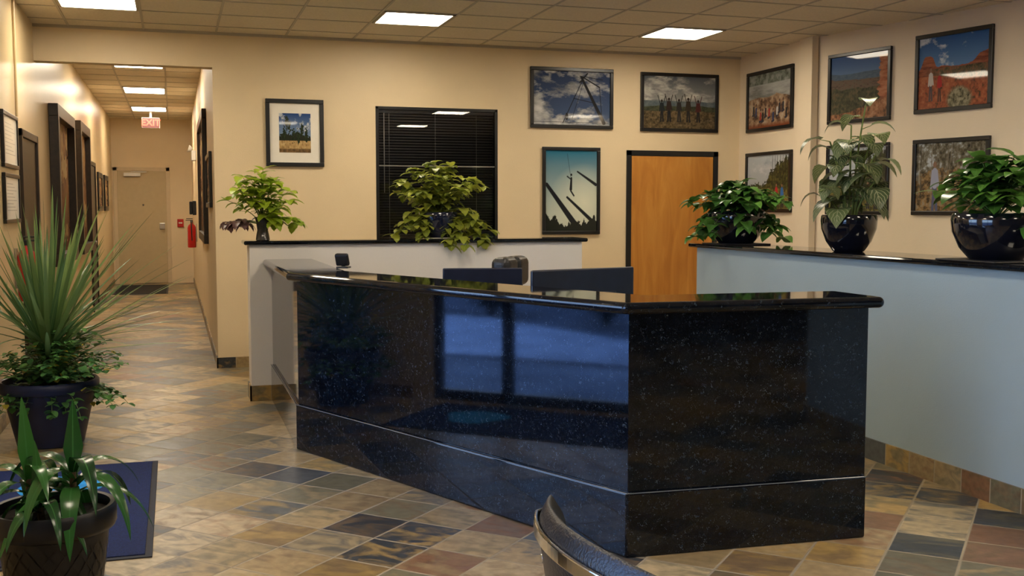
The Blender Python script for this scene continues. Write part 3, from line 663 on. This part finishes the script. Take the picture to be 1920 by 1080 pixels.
# ------------------------------------------------------------ plants
class Fol:
    def __init__(s): s.V=[];s.F=[];s.UV=[];s.R=[];s.M=[]
    def leaf(s,base,d,up,Ln,W,droop=.5,shape='ovate',fold=.15,mi=0,n=6):
        d=Vector(d).normalized(); up=Vector(up); p=Vector(base); k0=len(s.V); r=random.random()
        if shape=='serr': n=9
        for i in range(n+1):
            t=i/n
            if shape=='ovate': w=max(0,math.sin(math.pi*min(1,t**.72)))**.85
            elif shape=='serr': w=max(0,math.sin(math.pi*min(1,t**.66)))**.8*(1+.10*((i%2)*2-1))
            elif shape=='heart': w=max(0,math.sin(math.pi*min(1,(t*.86+.14)**.62)))
            elif shape=='strap': w=min(1,.35+t*1.9)*(1-max(0,t-.35)/.65)**.8 if t<1 else 0
            elif shape=='spike': w=min(1,.7+t)*(1-t)**.6
            w=w*W/2
            side=d.cross(up)
            if side.length<1e-4: side=Vector((1,0,0))
            side.normalize(); nn=side.cross(d).normalized()
            s.V+= [p-side*w+nn*fold*w, p.copy(), p+side*w+nn*fold*w]
            for u in (0,.5,1): s.UV.append((u,t)); s.R.append(r)
            p=p+d*(Ln/n)
            d=(d+Vector((0,0,-droop/n))).normalized()
        for i in range(n):
            a=k0+i*3
            s.F+= [(a,a+1,a+4,a+3),(a+1,a+2,a+5,a+4)]; s.M+=[mi,mi]
    def stem(s,pts,r0,r1,mi=1,k=5):
        k0=len(s.V); m=len(pts)
        for j,p in enumerate(pts):
            p=Vector(p); q=Vector(pts[min(j+1,m-1)])-Vector(pts[max(j-1,0)]); q.normalize()
            a=q.orthogonal().normalized(); b=q.cross(a); r=r0+(r1-r0)*j/(m-1)
            for i in range(k):
                an=2*math.pi*i/k; s.V.append(p+a*r*math.cos(an)+b*r*math.sin(an)); s.UV.append((.2,.5)); s.R.append(.5)
        for j in range(m-1):
            for i in range(k):
                s.F.append((k0+j*k+i,k0+j*k+(i+1)%k,k0+(j+1)*k+(i+1)%k,k0+(j+1)*k+i)); s.M.append(mi)
    def ledge(s,axis,lim):
        for i,v in enumerate(s.V):
            if v.z<.012:
                if v[axis]<lim+.10: v[axis]=min(v[axis],lim)
                else: v.z=.012+.2*abs(v.z)*.1
    def build(s,name,mats,parent):
        V=[tuple(v) for v in s.V]
        me=bpy.data.meshes.new(name); me.from_pydata(V,[],s.F)
        for m in mats: me.materials.append(m)
        me.polygons.foreach_set('material_index',s.M); me.polygons.foreach_set('use_smooth',[True]*len(s.F))
        at=me.attributes.new('rnd','FLOAT','POINT'); at.data.foreach_set('value',s.R)
        uv=me.uv_layers.new(name='UVMap'); li=np.empty(len(me.loops),dtype=np.int32); me.loops.foreach_get('vertex_index',li)
        uv.data.foreach_set('uv',np.array(s.UV,dtype=np.float32)[li].ravel())
        o=bpy.data.objects.new(name,me); C.objects.link(o); o.parent=parent; return o
def rs(a,b): return random.uniform(a,b)
def bush(f,o,nst,rx,ry,h0,h1,lf,lw,nl=5,shape='ovate',droop=.6,trail=0,trailz=-.3,t0=.3,stemr=.004,pow_=.6,mi=lambda:0,bias=(0,0),tbias=None):
    o=Vector(o)
    for k in range(nst):
        a=k*2.399+rs(-.2,.2)
        rr=random.random()**pow_; ex=rx*rr*math.cos(a)+bias[0]; ey=ry*rr*math.sin(a)+bias[1]
        hz=h0+(h1-h0)*(1-rr*rr*.8)*rs(.75,1.05)
        if random.random()<trail:
            end=o+Vector((ex*1.05,ey*1.05,trailz*rs(.4,1))); mid=o+Vector((ex*.8,ey*.8,h0*1.2))
            if tbias: end+=Vector(tbias)*rs(.5,1)
        else:
            end=o+Vector((ex,ey,hz)); mid=o+Vector((ex*.35,ey*.35,hz*.65))
        pts=[]
        for i in range(9):
            t=i/8; pts.append((1-t)**2*o+2*t*(1-t)*mid+t*t*end)
        f.stem(pts,stemr,stemr*.5)
        for i in range(nl):
            t=t0+(1-t0)*i/(nl-1) if nl>1 else 1; t=min(1,t+rs(-.04,.04)); p=(1-t)**2*o+2*t*(1-t)*mid+t*t*end
            tan=(2*(1-t)*(mid-o)+2*t*(end-mid)).normalized()
            for sgn in ((0,math.pi) if i<nl-1 else (0,2.1,4.2)):
                an=i*1.57+sgn+rs(-.4,.4)+a
                d=Vector((math.cos(an),math.sin(an),rs(-.25,.45)))+tan*.35+Vector((ex,ey,0))*.6
                sc=rs(.65,1.1)*(1.05-.25*t)
                f.leaf(p,d,(0,0,1) if abs(d.normalized().z)<.9 else (1,0,0),lf*sc,lw*sc,droop*rs(.6,1.5),shape,rs(.05,.35),mi())
def bowl(parent,r,h,m,foot=.55):
    prof_=[(r*foot*.9,0),(r*foot,.004),(r*.80,h*.28),(r*.97,h*.62),(r,h*.85),(r*.975,h*.97),(r*.95,h),(r*.90,h*.99),(r*.90,h*.86)]
    lathe('bowl',prof_,m,parent,56); lathe('soil',[(r*.3,h*.80),(r*.91,h*.86),(r*.5,h*.9)],M['soil'],parent,32)
e=empty('coleus_in_vase',(.665,8.58,1.247))
lathe('vase',[(.045,0),(.055,.003),(.05,.04),(.042,.08),(.05,.14),(.062,.18),(.058,.178),(.045,.13)],M['glasslike'],e,32)
f=Fol(); bush(f,(0,0,.12),22,.30,.2,.08,.44,.16,.11,4,'serr',1.1,trail=.10,trailz=.05,t0=.4,pow_=.6)
bush(f,(0,0,.12),3,.14,.08,.05,.2,.13,.07,4,'serr',1.4,trail=1,trailz=.02,t0=.5,mi=lambda:2,bias=(-.22,-.02)); f.build('foliage',[M['coleus'],M['stem'],M['coleus_p']],e)
e=empty('coleus_in_bowl',(2.08,8.585,1.247))
bowl(e,.165,.22,M['navy']); boxes('tray',[((-.15,-.15,0),(.15,.15,.012))],M['steel'],e,.004)
f=Fol(); bush(f,(0,0,.2),46,.43,.24,.10,.42,.13,.09,5,'serr',1.1,trail=.2,trailz=-.10,t0=.35,pow_=.55)
bush(f,(.12,-.05,.2),10,.22,.12,.0,.25,.13,.09,6,'serr',.9,trail=.8,trailz=-.30,t0=.3,tbias=(.10,-.14,0))
bush(f,(-.1,-.05,.2),6,.2,.1,.0,.25,.13,.09,5,'serr',.9,trail=.8,trailz=-.18,t0=.3,tbias=(-.14,-.10,0)); f.ledge(1,-.185); f.build('foliage',[M['coleus2'],M['stem']],e)
e=empty('pothos_in_bowl',(4.10,7.27,1.222))
bowl(e,.225,.25,M['blackpot']); boxes('tray',[((-.19,-.19,0),(.19,.19,.010))],M['plastic'],e,.004)
f=Fol(); bush(f,(0,0,.22),56,.37,.38,.05,.25,.155,.12,4,shape='heart',trail=.26,trailz=-.17,t0=.4,droop=1.1); f.ledge(0,-.21); f.build('foliage',[M['pothos'],M['stem']],e)
e=empty('begonia_in_bowl',(4.10,5.84,1.222))
bowl(e,.175,.235,M['blackpot'])
f=Fol()
for k,(ex,ey,hz) in enumerate([(.06,-.06,.72),(-.10,.08,.50),(.10,-.12,.42),(-.12,-.02,.44),(-.20,.04,.18),(.13,-.04,.52),(.08,-.20,.28),(.0,.0,.60)]):
    o=Vector((ex*.2,ey*.2,.2)); end=Vector((ex,ey,.2+hz)); mid=Vector((ex*.3,ey*.3,.2+hz*.5)); pts=[(1-t)**2*o+2*t*(1-t)*mid+t*t*end for t in [i/8 for i in range(9)]]
    f.stem(pts,.008,.005)
    nl=int(3+hz*8)
    for i in range(nl):
        t=.28+.72*i/(nl-1); p=(1-t)**2*o+2*t*(1-t)*mid+t*t*end; an=i*2.4+k
        d=Vector((math.cos(an),math.sin(an),rs(.0,.4))); q=p+d*.06; f.stem([p,p+d*.03,q],.003,.002)
        sc=(1.1-.3*t)*rs(.8,1.2); f.leaf(q,d,(0,0,1),.20*sc,.165*sc,2.4*rs(.6,1.4),'heart',.15)
f.ledge(0,-.21); f.build('foliage',[M['begonia'],M['stem']],e)
e=empty('leafy_plant_in_bowl',(4.10,4.56,1.222))
bowl(e,.225,.25,M['blackpot']); boxes('tray',[((-.20,-.22,0),(.20,.22,.010))],M['plastic'],e,.004)
f=Fol(); bush(f,(0,0,.22),36,.29,.34,.06,.34,.19,.10,4,shape='ovate',trail=.12,trailz=-.02,t0=.45,droop=.9); f.ledge(0,-.21); f.build('foliage',[M['zz'],M['stem']],e)
e=empty('yucca_in_planter',(-.78,7.32,0))
lathe('planter',[(.19,0),(.20,.005),(.275,.34),(.295,.345),(.30,.35),(.30,.405),(.29,.415),(.275,.41),(.268,.36)],M['potblue'],e,56)
lathe('soil',[(.1,.33),(.268,.36),(.1,.38)],M['soil'],e,32)
f=Fol(); f.stem([(0,0,.35),(.01,0,.5),(.0,.0,.64)],.045,.035,1,8)
for k in range(125):
    a=k*2.399; el=math.radians(88-78*(k/125)**.80)
    dx=math.cos(a)*math.cos(el); dy=math.sin(a)*math.cos(el)*.8
    ln=rs(.74,1.04)
    if dx<0: dx*=.36; ln*=.9
    else: ln*=1.0+.08*math.cos(el)
    d=Vector((dx,dy,math.sin(el)))
    f.leaf((.02*math.cos(a),.02*math.sin(a),.60+.06*rs(-1,1)),d,(0,0,1) if el<1.3 else (math.cos(a+1.5),math.sin(a+1.5),.2),ln,.040,rs(.10,.50)*(1.25-math.sin(el)),'spike',.25,0,9)
for v in f.V:
    if v.x<-.32: v.x=-.32+(v.x+.32)*.05
f.build('spiky_leaves',[M['spike'],M['bark']],e)
f=Fol(); bush(f,(0,0,.36),130,.42,.40,.05,.40,.068,.054,7,shape='ovate',trail=.28,trailz=-.14,t0=.3,stemr=.003,mi=lambda:2 if random.random()<.05 else 0,bias=(.08,-.04),pow_=.5)
for v in f.V:
    if v.x<-.32: v.x=-.32+(v.x+.32)*.05
f.build('ivy_leaves',[M['ivy'],M['stem'],M['ivyy']],e)
e=empty('dracaena_in_planter',(-.43,4.03,0))
lathe('planter',[(.13,0),(.14,.005),(.185,.36),(.205,.37),(.212,.385),(.212,.44),(.205,.452),(.19,.45),(.185,.40)],M['potblk'],e,56)
V=[];F=[]
for s in (-1,1):
    for k in range(22):
        a0=2*math.pi*k/22
        for j in range(9):
            z0=.06+.03*j; z1=z0+.03; aa=a0+s*j*.12; ab=a0+s*(j+1)*.12
            n=len(V)
            for (zz,an) in ((z0,aa),(z1,ab)):
                r=.14+(.185-.14)*zz/.36+.0035
                for da in (-.018,.018): V.append((r*math.cos(an+da),r*math.sin(an+da),zz))
            F.append((n,n+1,n+3,n+2))
obj('lattice_relief',V,F,M['potblk'],e)
lathe('soil',[(.05,.40),(.188,.415),(.06,.42)],M['soil'],e,32)
f=Fol()
for (sx,sy,hh,n,sc) in ((.07,-.02,.16,14,1.0),(-.08,.04,.14,11,.9),(-.03,-.09,.06,8,.75)):
    f.stem([(sx*.7,sy*.7,.38),(sx,sy,.41+hh*.5),(sx,sy,.41+hh)],.014,.011,1,7)
    for k in range(n):
        a=k*2.399+sx*20; el=math.radians(64-45*((n-1-k)/n)) if k<n-1 else math.radians(87)
        d=Vector((math.cos(a)*math.cos(el),math.sin(a)*math.cos(el),math.sin(el)))
        f.leaf((sx,sy,.41+hh*(.4+.6*k/n)),d,(0,0,1) if el<1.4 else (.3,-1,.1),rs(.30,.42)*sc*(.80 if el>1.4 else 1),.068*sc,rs(2.4,4.0) if el<1.4 else .1,'strap',.22,0,14)
f.build('foliage',[M['drac'],M['bark']],e)
for (x,y) in ((-8.2,9.6),(-8.6,11.6),(-9.2,13.8),(-7.6,7.6)):
    e=empty('shrub_outside',(x,y,-.12)); f=Fol(); bush(f,(0,0,.0),40,.8,.8,.3,1.1,.16,.1,6,t0=.25,stemr=.01); f.build('foliage',[M['shrub'],M['bark']],e)

# ------------------------------------------------------------ world & camera
w=bpy.data.worlds.new('sky'); scene.world=w; w.use_nodes=True; nt=w.node_tree; bg=nt.nodes['Background']
tc=N(nt,'ShaderNodeTexCoord'); s=N(nt,'ShaderNodeSeparateXYZ'); L(nt,tc.outputs['Generated'],s.inputs[0])
L(nt,ramp(nt,s.outputs[2],[(0,(.50,.72,1)),(.5,(.20,.40,1))]),bg.inputs[0]); bg.inputs[1].default_value=7.0
cd=bpy.data.cameras.new('camera'); cam=bpy.data.objects.new('camera',cd); C.objects.link(cam); scene.camera=cam
cd.lens=37.5; cd.sensor_width=36; cam.location=(0,0,1.5); cd.clip_start=.05
cam.rotation_euler=(math.radians(90)-math.atan(.075),0,-math.radians(17.57))
